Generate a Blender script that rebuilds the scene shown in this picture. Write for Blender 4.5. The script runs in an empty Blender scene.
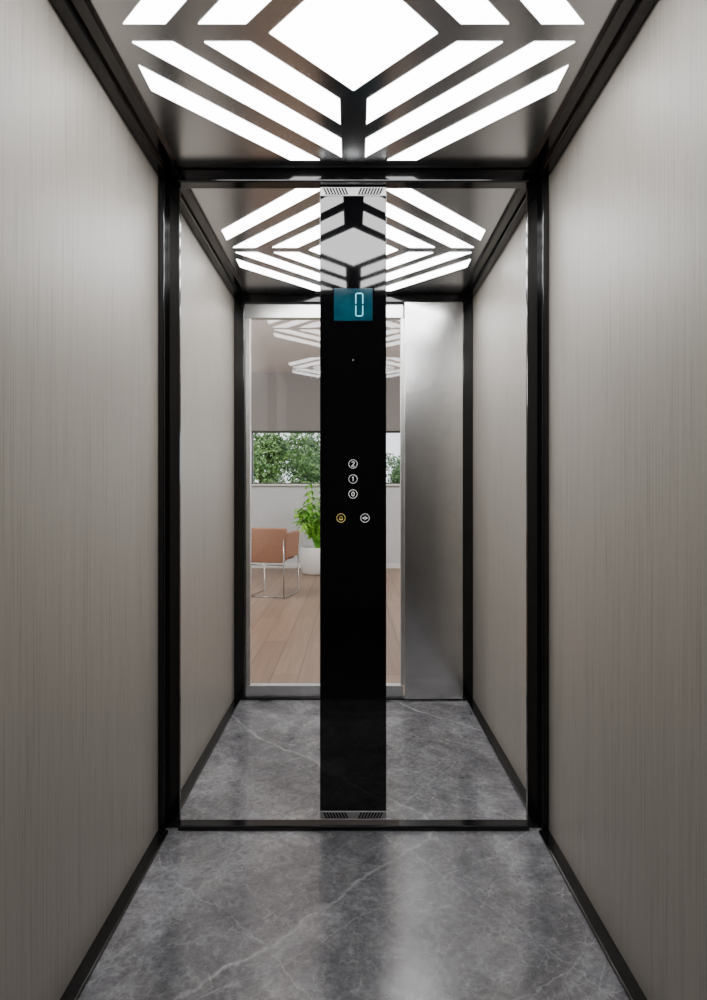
import bpy, bmesh, math, random
from mathutils import Vector, Matrix
random.seed(7)
C = bpy.context.scene.collection
PI = math.pi
F = 600.0; D0 = 1.938; ZC = 1.079; HC = 1.024; ZT = ZC + HC; HW = 0.619; DEP = 1.20

# ---------------------------------------------------------------- helpers
def link(name, me, parent=None, mat=None):
    o = bpy.data.objects.new(name, me); C.objects.link(o)
    if mat: me.materials.append(mat)
    if parent:
        o.parent = parent
        off = Vector(parent.location)
        p = parent.parent
        while p: off += Vector(p.location); p = p.parent
        me.transform(Matrix.Translation(-off))
    return o
def finish(name, bm, mat, parent=None, smooth=False, recalc=True):
    if recalc: bmesh.ops.recalc_face_normals(bm, faces=bm.faces)
    me = bpy.data.meshes.new(name); bm.to_mesh(me); bm.free()
    if smooth:
        for p in me.polygons: p.use_smooth = True
    return link(name, me, parent, mat)
def box(bm, x0, x1, y0, y1, z0, z1, bev=0.0, seg=2):
    b = bmesh.new()
    bmesh.ops.create_cube(b, size=1)
    for v in b.verts:
        v.co = Vector(((x0+x1)/2 + v.co.x*(x1-x0), (y0+y1)/2 + v.co.y*(y1-y0), (z0+z1)/2 + v.co.z*(z1-z0)))
    if bev > 0: bmesh.ops.bevel(b, geom=b.edges[:], offset=bev, segments=seg, profile=.5, affect='EDGES')
    merge(bm, b)
def merge(bm, b):
    me = bpy.data.meshes.new('tmp'); b.to_mesh(me); b.free(); bm.from_mesh(me); bpy.data.meshes.remove(me)
def prism(bm, pts, axis, a0, a1):
    def P(p, a): return Vector((p[0], p[1], a)) if axis == 'z' else (Vector((p[0], a, p[1])) if axis == 'y' else Vector((a, p[0], p[1])))
    lo = [bm.verts.new(P(p, a0)) for p in pts]; hi = [bm.verts.new(P(p, a1)) for p in pts]
    n = len(pts)
    bm.faces.new(lo); bm.faces.new(hi[::-1])
    for i in range(n): bm.faces.new((lo[i], hi[i], hi[(i+1) % n], lo[(i+1) % n]))
def ringmesh(bm, cx, cz, r0, r1, y0, y1, n=40):
    vs = []
    for r, y in ((r0, y0), (r1, y0), (r1, y1), (r0, y1)):
        vs.append([bm.verts.new((cx+r*math.cos(t*2*PI/n), y, cz+r*math.sin(t*2*PI/n))) for t in range(n)])
    for k in range(4):
        A = vs[k]; B = vs[(k+1) % 4]
        for i in range(n): bm.faces.new((A[i], A[(i+1) % n], B[(i+1) % n], B[i]))
def tube(bm, pts, r, n=10, closed=False):
    pts = [Vector(p) for p in pts]; rings = []
    m = len(pts)
    for i, p in enumerate(pts):
        if closed: d = pts[(i+1) % m] - pts[i-1]
        else: d = (pts[min(i+1, m-1)] - pts[max(i-1, 0)])
        d.normalize()
        u = d.cross(Vector((0, 0, 1)))
        if u.length < 1e-3: u = Vector((1, 0, 0))
        u.normalize(); w = d.cross(u)
        rr = r[i] if isinstance(r, (list, tuple)) else r
        rings.append([bm.verts.new(p + u*rr*math.cos(2*PI*k/n) + w*rr*math.sin(2*PI*k/n)) for k in range(n)])
    for i in range(m if closed else m-1):
        A = rings[i]; B = rings[(i+1) % m]
        for k in range(n): bm.faces.new((A[k], A[(k+1) % n], B[(k+1) % n], B[k]))
    if not closed: bm.faces.new(rings[0][::-1]); bm.faces.new(rings[-1])
def lathe(bm, prof, cx, cy, n=48):
    rings = [[bm.verts.new((cx+r*math.cos(2*PI*k/n), cy+r*math.sin(2*PI*k/n), z)) for k in range(n)] for r, z in prof]
    for A, B in zip(rings, rings[1:]):
        for k in range(n): bm.faces.new((A[k], A[(k+1) % n], B[(k+1) % n], B[k]))
    bm.faces.new(rings[0][::-1]); bm.faces.new(rings[-1])
def stroke(bm, pts, w, y0, y1):
    """flat stroke of width w along (x,z) points, mitred"""
    n = len(pts); L = []; R_ = []
    for i, p in enumerate(pts):
        a = Vector(pts[max(i-1, 0)]); c = Vector(pts[min(i+1, n-1)]); d = (c-a).normalized(); q = Vector((-d.y, d.x))*w/2
        if 0 < i < n-1:
            d1 = (Vector(p)-a).normalized(); q1 = Vector((-d1.y, d1.x)); k = q.normalized().dot(q1); q = q/max(k, .5)
        L.append((p[0]+q.x, p[1]+q.y)); R_.append((p[0]-q.x, p[1]-q.y))
    for i in range(n-1): prism(bm, [L[i], L[i+1], R_[i+1], R_[i]], 'y', y0, y1)
def thing(name, label, cat, loc, group=None):
    o = bpy.data.objects.new(name, None); C.objects.link(o); o.location = loc; o.empty_display_size = .1
    o['label'] = label; o['category'] = cat
    if group: o['group'] = group
    return o
def tag(o, label, cat, group=None):
    o['label'] = label; o['category'] = cat
    if group: o['group'] = group
    return o
def struct(name, bm, mat, label=None, cat=None):
    o = finish(name, bm, mat); o['kind'] = 'structure'
    if label: o['label'] = label
    if cat: o['category'] = cat
    return o

# ---------------------------------------------------------------- materials
def srgb(r, g, b):
    f = lambda c: (c/255/12.92) if c/255 <= .04045 else ((c/255+.055)/1.055)**2.4
    return (f(r), f(g), f(b), 1)
def mat(name, col, rough=.5, metal=0, spec=.5, emis=None, es=0, coat=0, aniso=0, ior=None):
    m = bpy.data.materials.new(name); m.use_nodes = True
    p = m.node_tree.nodes['Principled BSDF']
    p.inputs['Base Color'].default_value = col; p.inputs['Roughness'].default_value = rough
    p.inputs['Metallic'].default_value = metal; p.inputs['Specular IOR Level'].default_value = spec
    p.inputs['Coat Weight'].default_value = coat; p.inputs['Anisotropic'].default_value = aniso
    if ior: p.inputs['IOR'].default_value = ior
    if emis: p.inputs['Emission Color'].default_value = emis; p.inputs['Emission Strength'].default_value = es
    return m
class NT:
    def __init__(s, m): s.t = m.node_tree; s.p = s.t.nodes['Principled BSDF']
    def n(s, typ, **kw):
        x = s.t.nodes.new(typ)
        for k, v in kw.items(): setattr(x, k, v)
        return x
    def l(s, a, b): s.t.links.new(a, b)
    def coords(s, scale, absy=True, rot=(0, 0, 0)):
        tc = s.n('ShaderNodeTexCoord'); out = tc.outputs['Object']
        if absy:
            sp = s.n('ShaderNodeSeparateXYZ'); s.l(out, sp.inputs[0])
            ab = s.n('ShaderNodeMath', operation='ABSOLUTE'); s.l(sp.outputs[1], ab.inputs[0])
            cb = s.n('ShaderNodeCombineXYZ'); s.l(sp.outputs[0], cb.inputs[0]); s.l(ab.outputs[0], cb.inputs[1]); s.l(sp.outputs[2], cb.inputs[2])
            out = cb.outputs[0]
        mp = s.n('ShaderNodeMapping'); mp.inputs['Scale'].default_value = scale; mp.inputs['Rotation'].default_value = rot; s.l(out, mp.inputs[0])
        return mp.outputs[0]
    def noise(s, vec, scale, detail=4, rough=.5, dist=0):
        x = s.n('ShaderNodeTexNoise'); x.inputs['Scale'].default_value = scale; x.inputs['Detail'].default_value = detail
        x.inputs['Roughness'].default_value = rough; x.inputs['Distortion'].default_value = dist
        s.l(vec, x.inputs['Vector']); return x.outputs['Fac']
    def ramp(s, fac, stops):
        r = s.n('ShaderNodeValToRGB'); e = r.color_ramp.elements
        while len(e) < len(stops): e.new(.5)
        for el, (p, c) in zip(e, stops): el.position = p; el.color = c
        s.l(fac, r.inputs[0]); return r.outputs[0]
    def mix(s, fac, a, b, mode='MIX'):
        x = s.n('ShaderNodeMix', data_type='RGBA', blend_type=mode)
        if isinstance(fac, (int, float)): x.inputs[0].default_value = fac
        else: s.l(fac, x.inputs[0])
        for v, i in ((a, 6), (b, 7)):
            if isinstance(v, tuple): x.inputs[i].default_value = v
            else: s.l(v, x.inputs[i])
        return x.outputs[2]
    def math(s, op, a, b):
        x = s.n('ShaderNodeMath', operation=op)
        for v, i in ((a, 0), (b, 1)):
            if isinstance(v, (int, float)): x.inputs[i].default_value = v
            elif v is not None: s.l(v, x.inputs[i])
        return x.outputs[0]
    def bump(s, fac, strength, dist=.001):
        b = s.n('ShaderNodeBump'); b.inputs['Strength'].default_value = strength; b.inputs['Distance'].default_value = dist
        s.l(fac, b.inputs['Height']); s.l(b.outputs[0], s.p.inputs['Normal'])
def g(v): return (v, v, v, 1)

# wall laminate, fine vertical grain
M_wall = mat('greige_wood_laminate', srgb(148, 142, 134), .42, spec=.35)
t = NT(M_wall)
f1 = t.noise(t.coords((1, 300, 3.0)), 1.0, 5, .68, .1)
f2 = t.noise(t.coords((1, 26, .8)), 1.0, 3, .5, .4)
c1 = t.ramp(f1, [(.33, srgb(123, 117, 110)), (.46, srgb(145, 139, 131)), (.7, srgb(153, 147, 139))])
c2 = t.ramp(f2, [(.3, g(.975)), (.7, g(1))])
t.l(t.mix(1.0, c1, c2, 'MULTIPLY'), t.p.inputs['Base Color']); t.bump(f1, .2, .0005)
# marble
M_marble = mat('grey_veined_marble', srgb(128, 128, 131), .15, spec=.8, ior=1.7)
t = NT(M_marble)
v = t.coords((1, 1, 1))
cl = t.noise(v, 2.6, 10, .66, 1.4); fine = t.noise(v, 60, 6, .78, .4); mid = t.noise(v, 13, 10, .8, 1.2); tint = t.noise(v, 4.5, 6, .6, 1.0)
base = t.ramp(cl, [(.34, srgb(86, 86, 90)), (.5, srgb(113, 113, 117)), (.64, srgb(144, 144, 148))])
base = t.mix(1, base, t.ramp(fine, [(.38, g(.74)), (.62, g(1.14))]), 'MULTIPLY')
base = t.mix(1, base, t.ramp(mid, [(.38, g(.70)), (.60, g(1.14))]), 'MULTIPLY')
base = t.mix(1, base, t.ramp(tint, [(.46, (1, 1, 1, 1)), (.68, (1.0, .965, .92, 1))]), 'MULTIPLY')
wn = t.n('ShaderNodeTexNoise'); wn.inputs['Scale'].default_value = 6; wn.inputs['Detail'].default_value = 8; wn.inputs['Roughness'].default_value = .66; t.l(v, wn.inputs['Vector'])
def crackle(scale, warp, w, st, base):
    add = t.n('ShaderNodeVectorMath', operation='MULTIPLY_ADD'); t.l(wn.outputs['Color'], add.inputs[0]); add.inputs[1].default_value = (warp,)*3; t.l(v, add.inputs[2])
    vo = t.n('ShaderNodeTexVoronoi', feature='DISTANCE_TO_EDGE'); vo.inputs['Scale'].default_value = scale; t.l(add.outputs[0], vo.inputs['Vector'])
    ln = t.ramp(vo.outputs['Distance'], [(0, g(1)), (w, g(0))])
    msk = t.ramp(t.noise(v, scale*.6, 3), [(.46, g(.05)), (.64, g(1))])
    return t.mix(t.math('MULTIPLY', t.math('MULTIPLY', ln, msk), st), base, srgb(190, 190, 194))
base = crackle(5, .26, .02, .22, base); base = crackle(14, .17, .035, .24, base); base = crackle(34, .10, .09, .22, base)
def vein(rot, scale, off, w, amp, wob):
    mp = t.coords((1, 1, 1), True, (0, 0, rot)); sp = t.n('ShaderNodeSeparateXYZ'); t.l(mp, sp.inputs[0])
    n1 = t.noise(v, 1.6, 2, .5, 0); n2 = t.noise(v, 9, 8, .7, .3)
    q = t.math('ADD', t.math('MULTIPLY', sp.outputs[0], scale), t.math('MULTIPLY', n1, amp)); q = t.math('ADD', q, t.math('MULTIPLY', n2, wob)); q = t.math('ADD', q, off)
    q = t.math('FRACT', q, None); q = t.math('ABSOLUTE', t.math('SUBTRACT', q, .5), None)
    return t.ramp(q, [(0, g(1)), (w*.3, g(.55)), (w, g(0))])
brk = t.ramp(t.noise(v, 9, 6, .72), [(.36, g(.12)), (.6, g(1))])
for rot, sc, off, w, amp, wob, st in ((-.75, 1.35, .035, .012, .35, .09, .52), (-.95, 2.4, .3, .008, .6, .14, .3), (.7, 1.9, .15, .007, .5, .14, .28), (-.55, 3.1, .65, .008, .6, .17, .24)):
    f = t.math('MULTIPLY', t.math('MULTIPLY', vein(rot, sc, off, w, amp, wob), brk), st)
    base = t.mix(f, base, srgb(204, 204, 208))
t.l(base, t.p.inputs['Base Color'])
t.l(t.ramp(mid, [(.35, g(.13)), (.65, g(.25))]), t.p.inputs['Roughness'])
# black metal / glass
M_black = mat('black_gloss_metal', (.004, .004, .0045, 1), .14, spec=.5)
t = NT(M_black); t.l(t.ramp(t.noise(t.coords((1, 1, 1)), 2, 1), [(.3, g(.11)), (.7, g(.13))]), t.p.inputs['Roughness'])
M_bglass = mat('black_glass', (.002, .002, .0025, 1), .02, spec=.5, ior=1.68)
t = NT(M_bglass); t.l(t.ramp(t.noise(t.coords((1, 1, 1)), 6, 2), [(.3, g(.03)), (.7, g(.05))]), t.p.inputs['Roughness'])
# ceiling metal
M_ceil = mat('satin_ceiling_metal', srgb(190, 191, 193), .25, metal=1)
t = NT(M_ceil); t.l(t.ramp(t.noise(t.coords((1, 1, 1)), 3, 2), [(.3, g(.23)), (.7, g(.26))]), t.p.inputs['Roughness'])
# light diffusers
M_light = mat('white_led_diffuser', (.9, .9, .9, 1), .4, emis=(1, .99, .97, 1), es=15)
t = NT(M_light); t.l(t.ramp(t.noise(t.coords((1, 1, 1)), 2, 1), [(0, (.98, .985, 1, 1)), (1, (1, .99, .98, 1))]), t.p.inputs['Emission Color'])
# brushed steel
def steel(name, r0, r1):
    m = mat(name, srgb(222, 221, 220), r0, metal=1)
    t = NT(m); sc = t.noise(t.coords((1, 1, .2), False), 5, 2, .5, 0)
    t.l(t.ramp(sc, [(.3, g(r0)), (.7, g(r1))]), t.p.inputs['Roughness'])
    t.l(t.ramp(t.noise(t.coords((1, 1, 1), False), 9, 8, .7, 1), [(.35, srgb(220, 219, 218)), (.65, srgb(234, 233, 232))]), t.p.inputs['Base Color']); return m
M_steel = steel('brushed_stainless_steel', .215, .235); M_steelr = steel('satin_steel_rail', .3, .32)
# oak planks
def oak(name, a, bcol, mort):
    m = mat(name, srgb(*a), .4)
    t = NT(m)
    tc = t.n('ShaderNodeTexCoord'); mp = t.n('ShaderNodeMapping'); mp.inputs['Rotation'].default_value = (0, 0, PI/2); t.l(tc.outputs['Object'], mp.inputs[0])
    br = t.n('ShaderNodeTexBrick'); br.inputs['Scale'].default_value = 1; br.inputs['Brick Width'].default_value = 1.6; br.inputs['Row Height'].default_value = .16
    br.inputs['Mortar Size'].default_value = .003; br.inputs['Color1'].default_value = srgb(*a); br.inputs['Color2'].default_value = srgb(*bcol); br.inputs['Mortar'].default_value = srgb(*mort)
    t.l(mp.outputs[0], br.inputs['Vector'])
    gr = t.ramp(t.noise(t.coords((40, 1.5, 1), False), 1, 6, .65), [(.3, g(.72)), (.7, g(1))])
    t.l(t.mix(1, br.outputs['Color'], gr, 'MULTIPLY'), t.p.inputs['Base Color']); return m
M_oak = oak('oak_plank_floor', (166, 138, 116), (148, 121, 100), (104, 84, 70))
def painted(name, rgb, rough=.7):
    m = mat(name, srgb(*rgb), rough); t = NT(m); nz = t.noise(t.coords((1, 1, 1), False), 60, 4); t.bump(nz, .08, .001)
    a = srgb(*rgb); b = srgb(*[min(255, c+6) for c in rgb])
    t.l(t.ramp(nz, [(.3, a), (.7, b)]), t.p.inputs['Base Color']); return m
M_plaster = painted('white_plaster', (204, 207, 210)); M_roomceil = painted('room_ceiling_paint', (222, 214, 211)); M_wall_shade = painted('upper_wall_shade', (140, 136, 134))  # the last grey carries the shade on the room's upper wall
M_lightblock = painted('light_block_grey', (84, 82, 80)); M_wframe = painted('dark_window_frame', (48, 48, 50), .4); M_lightblock_floor = painted('light_block_floor_grey', (48, 47, 46), .6)  # first and last greys are for the added light-blocking box
M_whitepl = painted('white_ceramic', (230, 230, 228), .3); M_soil = painted('dark_soil', (45, 34, 26), .9)
M_chrome = mat('chrome_tube', (.42, .41, .41, 1), .25, metal=1)
M_grass = painted('lawn_grass', (90, 120, 55), .9); M_bark = painted('tree_bark', (85, 70, 55), .9)
M_leather = mat('tan_leather', srgb(150, 106, 84), .5)
t = NT(M_leather); nz = t.noise(t.coords((1, 1, 1), False), 50, 5); t.bump(nz, .3, .001); t.l(t.ramp(nz, [(.3, srgb(144, 104, 82)), (.7, srgb(164, 122, 98))]), t.p.inputs['Base Color'])
def leafmat(name, a, b):
    m = mat(name, srgb(*a), .45); t = NT(m); t.l(t.ramp(t.noise(t.coords((1, 1, 1), False), 3.5, 4), [(.35, srgb(*a)), (.65, srgb(*b))]), t.p.inputs['Base Color'])
    return m
M_leaf = leafmat('houseplant_leaf', (105, 180, 55), (165, 220, 85)); M_tree = leafmat('tree_leaf', (56, 90, 44), (110, 142, 78)); M_tree2 = leafmat('tree_leaf_dark', (50, 80, 46), (92, 120, 76))
def glassmat(name, ior, tint):
    m = bpy.data.materials.new(name); m.use_nodes = True
    nt = m.node_tree; nt.nodes.remove(nt.nodes['Principled BSDF'])
    tr = nt.nodes.new('ShaderNodeBsdfTransparent'); tr.inputs[0].default_value = tint
    gl = nt.nodes.new('ShaderNodeBsdfGlossy'); gl.inputs['Roughness'].default_value = .03
    fr = nt.nodes.new('ShaderNodeFresnel'); fr.inputs['IOR'].default_value = ior
    mx = nt.nodes.new('ShaderNodeMixShader')
    nt.links.new(fr.outputs[0], mx.inputs[0]); nt.links.new(tr.outputs[0], mx.inputs[1]); nt.links.new(gl.outputs[0], mx.inputs[2])
    nt.links.new(mx.outputs[0], nt.nodes['Material Output'].inputs[0]); return m
M_glass = glassmat('clear_door_glass', 2.0, (.97, .97, .97, 1))
M_teal = mat('teal_display', (.002, .02, .03, 1), .1, emis=(.004, .1, .15, 1), es=.34)
t = NT(M_teal); t.l(t.ramp(t.noise(t.coords((1, 1, 1)), 26, 3), [(.35, (.003, .065, .105, 1)), (.65, (.008, .15, .21, 1))]), t.p.inputs['Emission Color'])
M_digit = mat('cyan_segments', (.05, .5, .6, 1), .3, emis=(.22, .85, 1, 1), es=1.0)
M_sym = mat('white_symbol', (.8, .8, .8, 1), .4, emis=(1, 1, 1, 1), es=.6)
M_yel = mat('yellow_symbol', (.8, .65, .2, 1), .4, emis=(1, .8, .25, 1), es=.45)
M_vent = mat('pale_vent_plate', srgb(242, 242, 242), .35, metal=0); M_slot = mat('black_slot', (.004, .004, .004, 1), .6)
M_ventd = mat('grey_vent_plate', srgb(170, 170, 172), .35, metal=.3)

# ---------------------------------------------------------------- cabin shell (near half) and its reflected half
def shell(s):
    y0, y1 = (-DEP, 0) if s < 0 else (0, DEP)
    where = 'near the viewer' if s < 0 else 'as seen in the mirror'
    b = bmesh.new(); box(b, -HW-.03, -HW, y0, y1, 0, ZT+.03); struct('wall_left', b, M_wall, 'left cabin wall of greige vertical-grain laminate, ' + where, 'wall')
    b = bmesh.new(); box(b, HW, HW+.03, y0, y1, 0, ZT+.03); struct('wall_right', b, M_wall, 'right cabin wall of greige vertical-grain laminate, ' + where, 'wall')
    b = bmesh.new(); box(b, -HW-.03, HW+.03, y0, y1, -.04, 0); struct('floor', b, M_marble, 'polished grey veined marble cabin floor, ' + where, 'floor')
    b = bmesh.new(); box(b, -HW-.03, HW+.03, y0, y1, ZT+.012, ZT+.05); struct('ceiling', b, M_ceil, 'cabin ceiling slab above the light plate, ' + where, 'ceiling')
    e0, e1 = (y0, -.042) if s < 0 else (.033, y1-.035)
    for sx, nm in ((-1, 'left'), (1, 'right')):
        b = bmesh.new(); xs = sorted((sx*.584, sx*HW)); box(b, xs[0], xs[1], e0, e1, 0, .012, .003)
        struct('baseboard_' + nm, b, M_black, 'glossy black floor trim along the %s wall, %s' % (nm, where), 'baseboard')
        b = bmesh.new(); xs = sorted((sx*.586, sx*HW)); box(b, xs[0], xs[1], e0, e1, ZT-.026, ZT, .005, 4)
        xs = sorted((sx*.552, sx*.59)); box(b, xs[0], xs[1], e0, e1, ZT-.012, ZT, .003, 3)
        struct('trim_%d' % ((1 if sx < 0 else 2) + (0 if s < 0 else 2)), b, M_black, 'stepped glossy black ceiling trim along the %s wall, %s' % (nm, where), 'trim')
    cy = s*DEP/2
    L = thing('overhead_light_panel', 'large ceiling light plate with glowing white diamond and chevron strips overhead' if s < 0 else
              'smaller reflection of the diamond and chevron ceiling light, seen inside the mirror', 'ceiling light', (0, cy, ZT), None)
    b = bmesh.new(); box(b, -HW, HW, y0, y1, ZT, ZT+.012); finish('face_plate', b, M_ceil, L)
    b = bmesh.new(); r = .187; prism(b, [(r, cy), (0, cy+r+.004), (-r, cy), (0, cy-r-.004)], 'z', ZT-.0015, ZT+.002); finish('diamond_diffuser', b, M_light, L)
    for n0, n1 in ((.262, .366), (.438, .53), (.617, .705)):
        poly = [(n0, 0), (n1, 0), (0, n1), (0, n0)]
        for (a, bb, c) in ((1, 0, .036), (0, 1, .027), (-1, 0, -.515), (0, -1, -.512)):
            out = []
            for i in range(len(poly)):
                p, q = poly[i], poly[(i+1) % len(poly)]
                dp, dq = a*p[0]+bb*p[1]-c, a*q[0]+bb*q[1]-c
                if dp >= 0: out.append(p)
                if dp*dq < 0:
                    k = dp/(dp-dq); out.append((p[0]+k*(q[0]-p[0]), p[1]+k*(q[1]-p[1])))
            poly = out
        for sx in (-1, 1):
            for sw in (-1, 1):
                b = bmesh.new(); prism(b, [(sx*p[0], cy+sw*p[1]) for p in poly], 'z', ZT-.0015, ZT+.002); finish('strip_diffuser', b, M_light, L)
shell(-1); shell(1)

# mirror frame
MF = thing('mirror_frame', 'glossy black frame around the full-height mirror on the rear wall', 'mirror', (0, 0, 0))
for sx in (-1, 1):
    b = bmesh.new(); xs = sorted((sx*.597, sx*HW)); box(b, xs[0], xs[1], -.042, .033, 0, ZT, .006, 5)
    xs = sorted((sx*.558, sx*.599)); box(b, xs[0], xs[1], -.012, .004, 0, ZT, .0025, 4)
    finish('post', b, M_black, MF)
b = bmesh.new(); box(b, -.56, .56, -.038, .010, ZT-.041, ZT, .006, 4); finish('top_rail', b, M_black, MF)
b = bmesh.new(); box(b, -.56, .56, -.03, .012, 0, .016, .004, 3); finish('bottom_rail', b, M_black, MF)

# ---------------------------------------------------------------- control panel
PYF = -.010
K = (D0+PYF)/F
def px(x): return (x-353.5)*K
def pz(y): return ZC + (492-y)*K
PX0, PX1 = px(320), px(386.3)
PZ0, PZ1 = pz(819), ZT-.0415
CP = thing('control_panel', 'tall glossy black glass lift control panel with buttons, centred on the mirror', 'control panel', (0, 0, PZ0))
b = bmesh.new(); box(b, PX0, PX1, PYF, 0.0, PZ0, PZ1, .0015); finish('glass_body', b, M_bglass, CP)
for zt, zb, vm in ((pz(187.5), pz(196), M_vent), (pz(811), pz(818.5), M_ventd)):
    b = bmesh.new(); box(b, PX0+.001, PX1-.001, PYF-.003, PYF+.001, zb, zt, .001); vp = finish('vent_plate', b, vm, CP)
    h = zt-zb; xm = (PX0+PX1)/2
    for sx in (-1, 1):
        b = bmesh.new()
        for i in range(8):
            x = xm + sx*(.018+i*.0095)
            prism(b, [(x-.0029, zb+h*.15), (x+.0029, zb+h*.15), (x+.0029+sx*.009, zt-h*.12), (x-.0029+sx*.009, zt-h*.12)], 'y', PYF-.0040, PYF-.002)
        box(b, xm+sx*.052-.038, xm+sx*.052+.034, PYF-.0034, PYF-.002, zb+h*.10, zb+h*.17)
        finish('vent_slots', b, M_slot, vp)
b = bmesh.new(); box(b, px(334), px(372.5), PYF-.006, PYF+.001, pz(321), pz(289), .001); dp = finish('floor_display', b, M_teal, CP)
dp['label'] = 'teal display showing the number 0'
b = bmesh.new()
x0, x1, zt, zb = px(355.3), px(363.2), pz(293.5), pz(317); w = .0032; zm = (zt+zb)/2; yy = (PYF-.0072, PYF-.0055); gp = .0030
for (a0, a1, c0, c1) in ((x0+w+gp*.15, x1-w-gp*.15, zt-w, zt), (x0+w+gp*.15, x1-w-gp*.15, zb, zb+w), (x0, x0+w, zm+gp, zt-gp), (x1-w, x1, zm+gp, zt-gp), (x0, x0+w, zb+gp, zm-gp), (x1-w, x1, zb+gp, zm-gp)):
    box(b, a0, a1, yy[0], yy[1], c0, c1, .0006)
finish('digit_zero', b, M_digit, dp)
def button(cx, cz, label, m):
    b = bmesh.new()
    n = 40; prism(b, [(cx+.0128*math.cos(2*PI*i/n), cz+.0128*math.sin(2*PI*i/n)) for i in range(n)], 'y', PYF-.0012, PYF+.0005)
    bt = finish('button', b, M_bglass, CP); bt['label'] = label
    b = bmesh.new(); ringmesh(b, cx, cz, .0131, .0141, PYF-.0016, PYF+.0004); finish('button_ring', b, m, bt)
    return bt
arc = lambda x, z, rx, rz, a0, a1, n=10: [(x+rx*math.cos(math.radians(a0+(a1-a0)*i/n)), z+rz*math.sin(math.radians(a0+(a1-a0)*i/n))) for i in range(n+1)]
glyph = {'2': [arc(0, .0035, .0042, .0035, 165, -35) + [(-.0042, -.0068)], [(-.0052, -.0068), (.0050, -.0068)]],
         '1': [[(-.003, .0045), (.0004, .007), (.0004, -.007)]],
         '0': [arc(0, 0, .0040, .0064, 0, 360, 24)]}
for ch, y in (('2', 464), ('1', 479), ('0', 494)):
    bt = button(px(353), pz(y), 'round touch button marked ' + ch, M_sym)
    b = bmesh.new()
    for s_ in glyph[ch]: stroke(b, [(px(353)+p[0], pz(y)+p[1]) for p in s_], .0014, PYF-.0018, PYF-.001)
    finish('numeral', b, M_sym, bt)
bt = button(px(341), pz(518), 'yellow alarm bell button', M_yel)
cx, cz = px(341), pz(518); b = bmesh.new()
s_ = .0056
outl = [(-1.1, -.75), (-.75, -.35), (-.7, .2), (-.45, .75), (0, 1), (.45, .75), (.7, .2), (.75, -.35), (1.1, -.75), (-1.1, -.75)]
stroke(b, [(cx+p[0]*s_, cz+p[1]*s_) for p in outl], .0009, PYF-.0018, PYF-.001)
stroke(b, [(cx-.3*s_, cz-1.15*s_), (cx+.3*s_, cz-1.15*s_)], .0012, PYF-.0018, PYF-.001)
finish('bell_symbol', b, M_yel, bt)
bt = button(px(365), pz(518), 'white door-opening button', M_sym)
cx, cz = px(365), pz(518); b = bmesh.new()
box(b, cx-.0007, cx+.0007, PYF-.0018, PYF-.001, cz-.0065, cz+.0065)
for sx in (-1, 1): prism(b, [(cx+sx*.0036, cz-.0034), (cx+sx*.0086, cz), (cx+sx*.0036, cz+.0034)], 'y', PYF-.0018, PYF-.001)
finish('door_open_symbol', b, M_sym, bt)
b = bmesh.new(); prism(b, [(px(353)+.0014*math.cos(2*PI*i/16), pz(360)+.0014*math.sin(2*PI*i/16)) for i in range(16)], 'y', PYF-.0008, PYF+.0003); finish('sensor_dot', b, M_vent, CP)

# ---------------------------------------------------------------- far end: corner posts, door, steel panel
Y1 = DEP
for sx, nm in ((-1, 'left'), (1, 'right')):
    b = bmesh.new(); xs = sorted((sx*.564, sx*HW)); box(b, xs[0], xs[1], Y1-.035, Y1+.03, 0, ZT, .006, 4)
    struct('trim_%d' % (5 if sx < 0 else 6), b, M_black, 'black %s corner post of the entrance side, seen in the mirror' % nm, 'trim')
b = bmesh.new(); box(b, -.564, .564, Y1-.035, Y1+.03, ZT-.045, ZT, .006, 3); struct('trim_7', b, M_black, 'black rail above the glass door, seen in the mirror', 'trim')
b = bmesh.new(); box(b, -.564, .564, Y1-.03, Y1+.03, 0, .012, .003); struct('trim_8', b, M_black, 'thin black sill rail under the glass door, seen in the mirror', 'trim')
DR = bpy.data.objects.new('door_1', None); C.objects.link(DR); DR.location = (-.15, Y1, .012); DR['kind'] = 'structure'; DR['label'] = 'glass lift door in a steel frame, seen in the mirror'; DR['category'] = 'door'
def zz(y): return ZC + (492-y)*(D0+Y1)/F
def xx(x): return (x-353.5)*(D0+Y1)/F
b = bmesh.new(); box(b, -.564, xx(403), Y1-.012, Y1+.03, zz(318.5), ZT-.045, .002); finish('head_rail', b, M_steelr, DR)
b = bmesh.new(); box(b, -.564, xx(403), Y1-.012, Y1+.03, .012, zz(685), .002); finish('kick_rail', b, M_steelr, DR)
b = bmesh.new(); box(b, -.564, xx(250.5), Y1-.010, Y1+.03, zz(685), zz(318.5), .002); finish('stile', b, M_steelr, DR)
b = bmesh.new(); box(b, xx(400.5), xx(404), Y1-.010, Y1+.03, zz(685), zz(318.5), .002); finish('stile', b, M_steelr, DR)
b = bmesh.new(); v_ = [b.verts.new(p) for p in ((xx(250), Y1+.01, zz(430.5)), (xx(401), Y1+.01, zz(430.5)), (xx(401), Y1+.01, zz(318)), (xx(250), Y1+.01, zz(318)))]; b.faces.new(v_)
finish('glass_pane', b, M_glass, DR, recalc=False)
b = bmesh.new(); x0, x1 = xx(404), .564
box(b, x0, x1, Y1-.045, Y1+.03, .012, ZT-.045, .0015)
o = finish('steel_side_panel', b, M_steel)
tag(o, 'full-height brushed stainless steel panel right of the glass door, seen in the mirror', 'steel panel')

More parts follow.
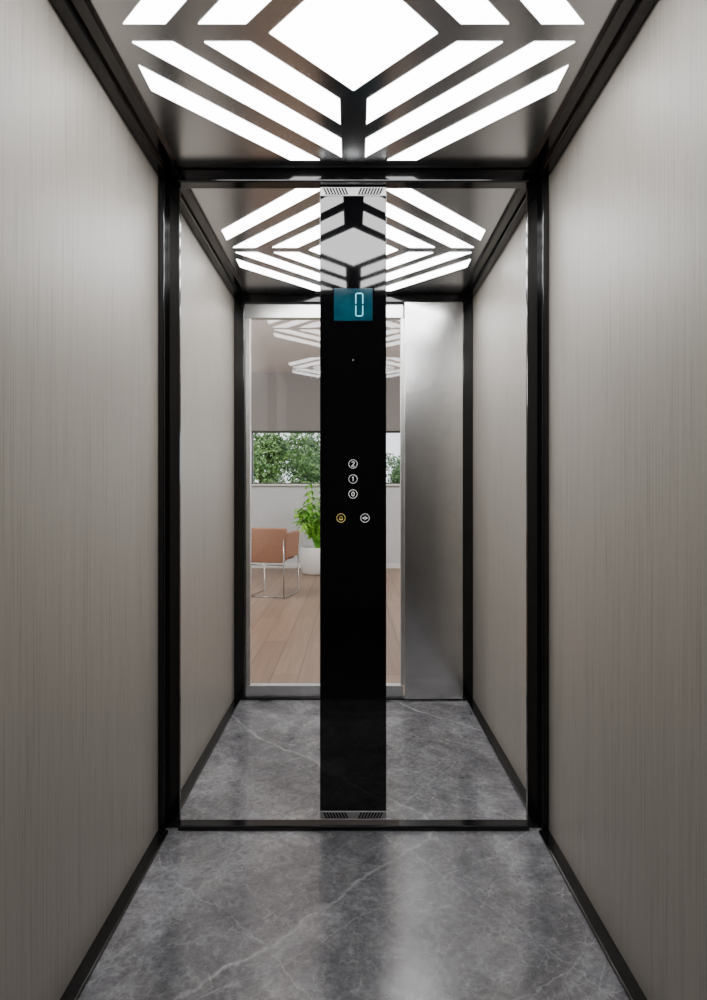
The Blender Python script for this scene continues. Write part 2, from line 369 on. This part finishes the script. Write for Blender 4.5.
# ---------------------------------------------------------------- room beyond the door
YA = Y1+.03; YB = 6.56; RX0, RX1 = -3.2, 3.4; RZ = 2.76
b = bmesh.new(); box(b, RX0, RX1, YA, YB, -.04, 0); struct('floor', b, M_oak, 'oak plank floor of the room beyond the glass door', 'floor')
b = bmesh.new(); box(b, RX0, RX1, YA, YB+.2, RZ, RZ+.1); struct('ceiling', b, M_roomceil, 'pale ceiling of the room beyond the glass door', 'ceiling')
b = bmesh.new(); box(b, RX0-.1, RX0, YA-.1, YB+.2, 0, RZ); struct('wall_room_left', b, M_plaster)
b = bmesh.new(); box(b, RX1, RX1+.1, YA-.1, YB+.2, 0, RZ); struct('wall_room_right', b, M_plaster)
b = bmesh.new()
box(b, RX0, -HW-.001, YA, YA+.1, 0, RZ); box(b, HW+.001, RX1, YA, YA+.1, 0, RZ); box(b, -HW-.001, HW+.001, YA, YA+.1, ZT, RZ); struct('wall_room_front', b, M_plaster)
KB = (D0+YB)/F
wx0, wx1 = (251-353.5)*KB, 1.9; wz0, wz1 = ZC+(492-484)*KB, ZC+(492-431)*KB
b = bmesh.new(); box(b, RX0, wx0, YB, YB+.2, 0, RZ); box(b, wx1, RX1, YB, YB+.2, 0, RZ); box(b, wx0, wx1, YB, YB+.2, 0, wz0); box(b, wx0, wx1, YB, YB+.2, wz1, RZ)
struct('wall_room_back', b, M_plaster, 'white wall with the wide window at the back of the far room', 'wall')
b = bmesh.new(); box(b, RX0, RX1, YB-.06, YB-.001, ZC+(492-431)*KB, RZ); struct('trim_9', b, M_wall_shade, 'upper wall above the far window, its shade put in as a grey band', 'wall shade')  # thin grey box stands in for shade on the upper wall
W = bpy.data.objects.new('window_1', None); C.objects.link(W); W.location = ((wx0+wx1)/2, YB+.05, wz0); W['kind'] = 'structure'; W['label'] = 'wide dark-framed window looking out on trees'; W['category'] = 'window'
b = bmesh.new(); fw = .022
box(b, wx0, wx1, YB+.02, YB+.08, wz1-fw, wz1); box(b, wx0, wx1, YB+.02, YB+.08, wz0, wz0+fw*.7); box(b, wx0, wx0+fw, YB+.02, YB+.08, wz0, wz1); box(b, wx1-fw, wx1, YB+.02, YB+.08, wz0, wz1)
box(b, .02, .06, YB+.02, YB+.08, wz0, wz1)
finish('window_frame', b, M_wframe, W)
b = bmesh.new(); box(b, wx0-.03, wx1+.03, YB-.06, YB+.03, wz0-.025, wz0, .004); finish('window_sill', b, M_whitepl, W)
b = bmesh.new(); box(b, RX0, RX1, YB-.014, YB, 0, .07, .003); struct('baseboard_room', b, M_whitepl)

# potted plant
pd = 7.95; pyy = pd-D0; pxx = (318-353.5)*pd/F
PP = thing('potted_plant', 'leafy green houseplant in a round white pot beyond the glass door', 'potted plant', (pxx, pyy, 0))
b = bmesh.new(); lathe(b, [(.19, 0), (.215, .02), (.235, .2), (.235, .345), (.228, .355), (.215, .355), (.21, .32)], pxx, pyy); finish('pot', b, M_whitepl, PP, smooth=True)
b = bmesh.new(); lathe(b, [(.2, .30), (.21, .31), (.209, .315)], pxx, pyy, 32); finish('soil', b, M_soil, PP)
for i in range(42):
    a = i*2.399; lean = random.uniform(.2, 1.0); Lh = random.uniform(.6, .84)
    b = bmesh.new(); pts = []
    for k in range(9):
        u = k/8; r = .03+lean*.38*u; z = .33+Lh*(1.35*u-1.05*lean*u*u)
        pts.append(Vector((pxx+r*math.cos(a), pyy+r*math.sin(a), z)))
    tube(b, pts, [.007*(1-.7*k/8) for k in range(9)], 5)
    side = Vector((-math.sin(a), math.cos(a), 0)); fwd = Vector((math.cos(a), math.sin(a), 0))
    for k in range(2, 9):
        for s in (-1, 1):
            p = pts[k]; ln = .14*(1-.45*abs(k-5)/4); d = (side*s*.8 + fwd*.35 + Vector((0, 0, random.uniform(-.7, 0)))).normalized()
            n = Vector((0, 0, 1)).cross(d).normalized()*.022; dn = Vector((0, 0, -.02))
            q = [p, p+d*ln*.3+n*.9, p+d*ln*.65+n*.8+dn*.4, p+d*ln+dn, p+d*ln*.65-n*.8+dn*.4, p+d*ln*.3-n*.9]
            b.faces.new([b.verts.new(x) for x in q])
    finish('frond', b, M_leaf, PP, recalc=False)

# armchair : low leather seat on a thin tube frame
cd = 6.3; cy = cd-D0; cx = (274-353.5)*cd/F
AC = thing('armchair', 'low tan leather armchair on a thin metal tube frame beyond the glass door', 'armchair', (0, 0, 0))
w_, d_ = .215, .22
def part(nm, m, fn, smooth=False):
    b = bmesh.new(); fn(b); o = finish(nm, b, m, AC, smooth=smooth); return o
def tapered(b, x0, x1, y0, y1, z0, z1, tx, bev):
    q = bmesh.new(); bmesh.ops.create_cube(q, size=1)
    for v in q.verts:
        k = 1 if v.co.z > 0 else tx
        v.co = Vector((((x0+x1)/2+v.co.x*(x1-x0))*k, (y0+y1)/2+v.co.y*(y1-y0), (z0+z1)/2+v.co.z*(z1-z0)))
    bmesh.ops.bevel(q, geom=q.edges[:], offset=bev, segments=4, profile=.5, affect='EDGES'); merge(b, q)
def rounded_back(b):
    pts = []; r = .06
    for (qx, qz, a0) in ((w_-r, .36+r, -90), (w_-.03, .715-.03, 0), (-w_+.03, .715-.03, 90), (-w_+r, .36+r, 180)):
        rr = r if qz < .5 else .03
        for k in range(7):
            a = math.radians(a0+90*k/6); pts.append((qx+rr*math.cos(a), qz+rr*math.sin(a)))
    prism(b, pts, 'y', -d_, -d_+.05)
    bmesh.ops.recalc_face_normals(b, faces=b.faces)
    bmesh.ops.bevel(b, geom=[e for e in b.edges if abs(e.verts[0].co.y-e.verts[1].co.y) < 1e-5], offset=.012, segments=3, profile=.5, affect='EDGES')
part('backrest', M_leather, rounded_back, True)
part('armrest', M_leather, lambda b: tapered(b, -w_, -w_+.045, -d_+.05, d_, .40, .67, .92, .02))
part('armrest', M_leather, lambda b: tapered(b, w_-.045, w_, -d_+.05, d_, .40, .67, .92, .02))
part('seat', M_leather, lambda b: tapered(b, -w_+.045, w_-.045, -d_+.05, d_-.01, .37, .48, .92, .02))
for sx in (-1, 1):
    def fr(b, sx=sx):
        x = sx*(w_-.02)
        tube(b, [(x, -d_-.008, .60), (x, -d_-.008, .03), (x, -d_+.012, .009), (x, d_-.03, .009), (x, d_-.01, .03), (x, d_-.01, .41)], .006)
    part('leg_loop', M_chrome, fr, True)
part('cross_bar', M_chrome, lambda b: tube(b, [(-w_+.02, -d_-.008, .34), (w_-.02, -d_-.008, .34)], .006), True)
part('cross_bar', M_chrome, lambda b: tube(b, [(-w_+.02, -d_+.02, .0095), (w_-.02, -d_+.02, .0095)], .006), True)
AC.location = (cx, cy, 0); AC.rotation_euler = (0, 0, math.radians(-14))

# outdoors
b = bmesh.new(); box(b, -25, 25, YB+.2, 45, -.2, -.05); struct('floor_garden', b, M_grass, 'green lawn outside the far window', 'lawn')
def tree(x, y, h, r, m, label, n):
    T = thing('tree', label, 'tree', (x, y, -.05), 'trees outside the window')
    b = bmesh.new(); tube(b, [(x, y, -.05), (x+.05, y, h*.4), (x, y, h*.75)], [.12, .09, .04], 8)
    for k in range(7):
        a = k*2.4; tube(b, [(x, y, h*(.3+.05*k)), (x+r*.5*math.cos(a), y+r*.5*math.sin(a), h*(.5+.05*k))], [.04, .015], 6)
    finish('trunk', b, M_bark, T, smooth=True)
    b = bmesh.new(); cl = []
    for _ in range(46):
        v = Vector((random.gauss(0, 1), random.gauss(0, 1), random.gauss(0, 1))).normalized()*random.uniform(.3, 1)
        cl.append((Vector((x+v.x*r, y+v.y*r, h*.62+v.z*h*.38)), random.uniform(.18, .42)*r))
    for _ in range(n):
        c, rr = random.choice(cl); v = Vector((random.gauss(0, 1), random.gauss(0, 1), random.gauss(0, 1))).normalized()*rr*random.uniform(.5, 1.1)
        p = c+v; u = Vector((random.gauss(0, 1), random.gauss(0, 1), random.gauss(0, 1))).normalized(); w = u.orthogonal().normalized(); s = random.uniform(.03, .06)
        b.faces.new([b.verts.new(q) for q in (p-u*s, p+w*s*.5, p+u*s, p-w*s*.5)])
    finish('foliage', b, m, T, recalc=False)
tree(-2.1, 11.6, 2.75, 1.1, M_tree, 'bright green tree at the left of the far window', 9000)
tree(-1.15, 15.4, 2.8, .95, M_tree2, 'darker green tree beside the black control panel, outside the window', 7500)
tree(1.45, 14.5, 2.3, .7, M_tree2, 'distant tree right of the control panel, against bright sky', 4500)

# ---------------------------------------------------------------- added dark box around the viewer, blocks sky light, dims panel reflections
b = bmesh.new()
box(b, -1.4, -HW-.03, -DEP-.05, -DEP, 0, 2.4); box(b, HW+.03, 1.4, -DEP-.05, -DEP, 0, 2.4); box(b, -HW-.03, HW+.03, -DEP-.05, -DEP, ZT+.03, 2.4); struct('wall_light_block_front', b, M_lightblock)
b = bmesh.new(); box(b, -1.5, -1.4, -3.6, -DEP, 0, 2.4); struct('wall_light_block_left', b, M_lightblock)
b = bmesh.new(); box(b, 1.4, 1.5, -3.6, -DEP, 0, 2.4); struct('wall_light_block_right', b, M_lightblock)
b = bmesh.new(); box(b, -1.5, 1.5, -3.7, -3.6, 0, 2.4); struct('wall_light_block_back', b, M_lightblock)
b = bmesh.new(); box(b, -1.5, 1.5, -3.7, -DEP, -.04, 0); struct('floor_light_block', b, M_lightblock_floor)
b = bmesh.new(); box(b, -1.5, 1.5, -3.7, -DEP, 2.4, 2.45); struct('ceiling_light_block', b, M_lightblock)

# ---------------------------------------------------------------- lights, world, camera
def lamp(name, typ, loc, e, rot=(0, 0, 0), **kw):
    l = bpy.data.lights.new(name, typ); l.energy = e
    for k, v in kw.items(): setattr(l, k, v)
    o = bpy.data.objects.new(name, l); C.objects.link(o); o.location = loc; o.rotation_euler = rot; return o
lamp('sun', 'SUN', (0, 0, 8), 4.0, (math.radians(48), 0, math.radians(-25)), angle=.02, color=(1, .97, .93))
lamp('room_fill_light', 'POINT', (2.2, 4.2, 2.2), 110, shadow_soft_size=.25, color=(1, .98, .96))  # added fill light, kept out of view, no fixture there
lamp('room_fill_light', 'POINT', (-2.2, 3.4, 2.2), 110, shadow_soft_size=.25, color=(1, .98, .96))  # second added fill on the opposite side
w = bpy.data.worlds.new('World'); bpy.context.scene.world = w; w.use_nodes = True
bg = w.node_tree.nodes['Background']; bg.inputs[0].default_value = (.9, .95, 1, 1); bg.inputs[1].default_value = 1.9
cam = bpy.data.cameras.new('Camera'); co = bpy.data.objects.new('Camera', cam); C.objects.link(co)
co.location = (0, -D0, ZC); co.rotation_euler = (PI/2, 0, 0)
cam.sensor_fit = 'VERTICAL'; cam.sensor_height = 36; cam.lens = 36*F/1000; cam.shift_y = -.008; cam.clip_start = .01
bpy.context.scene.camera = co
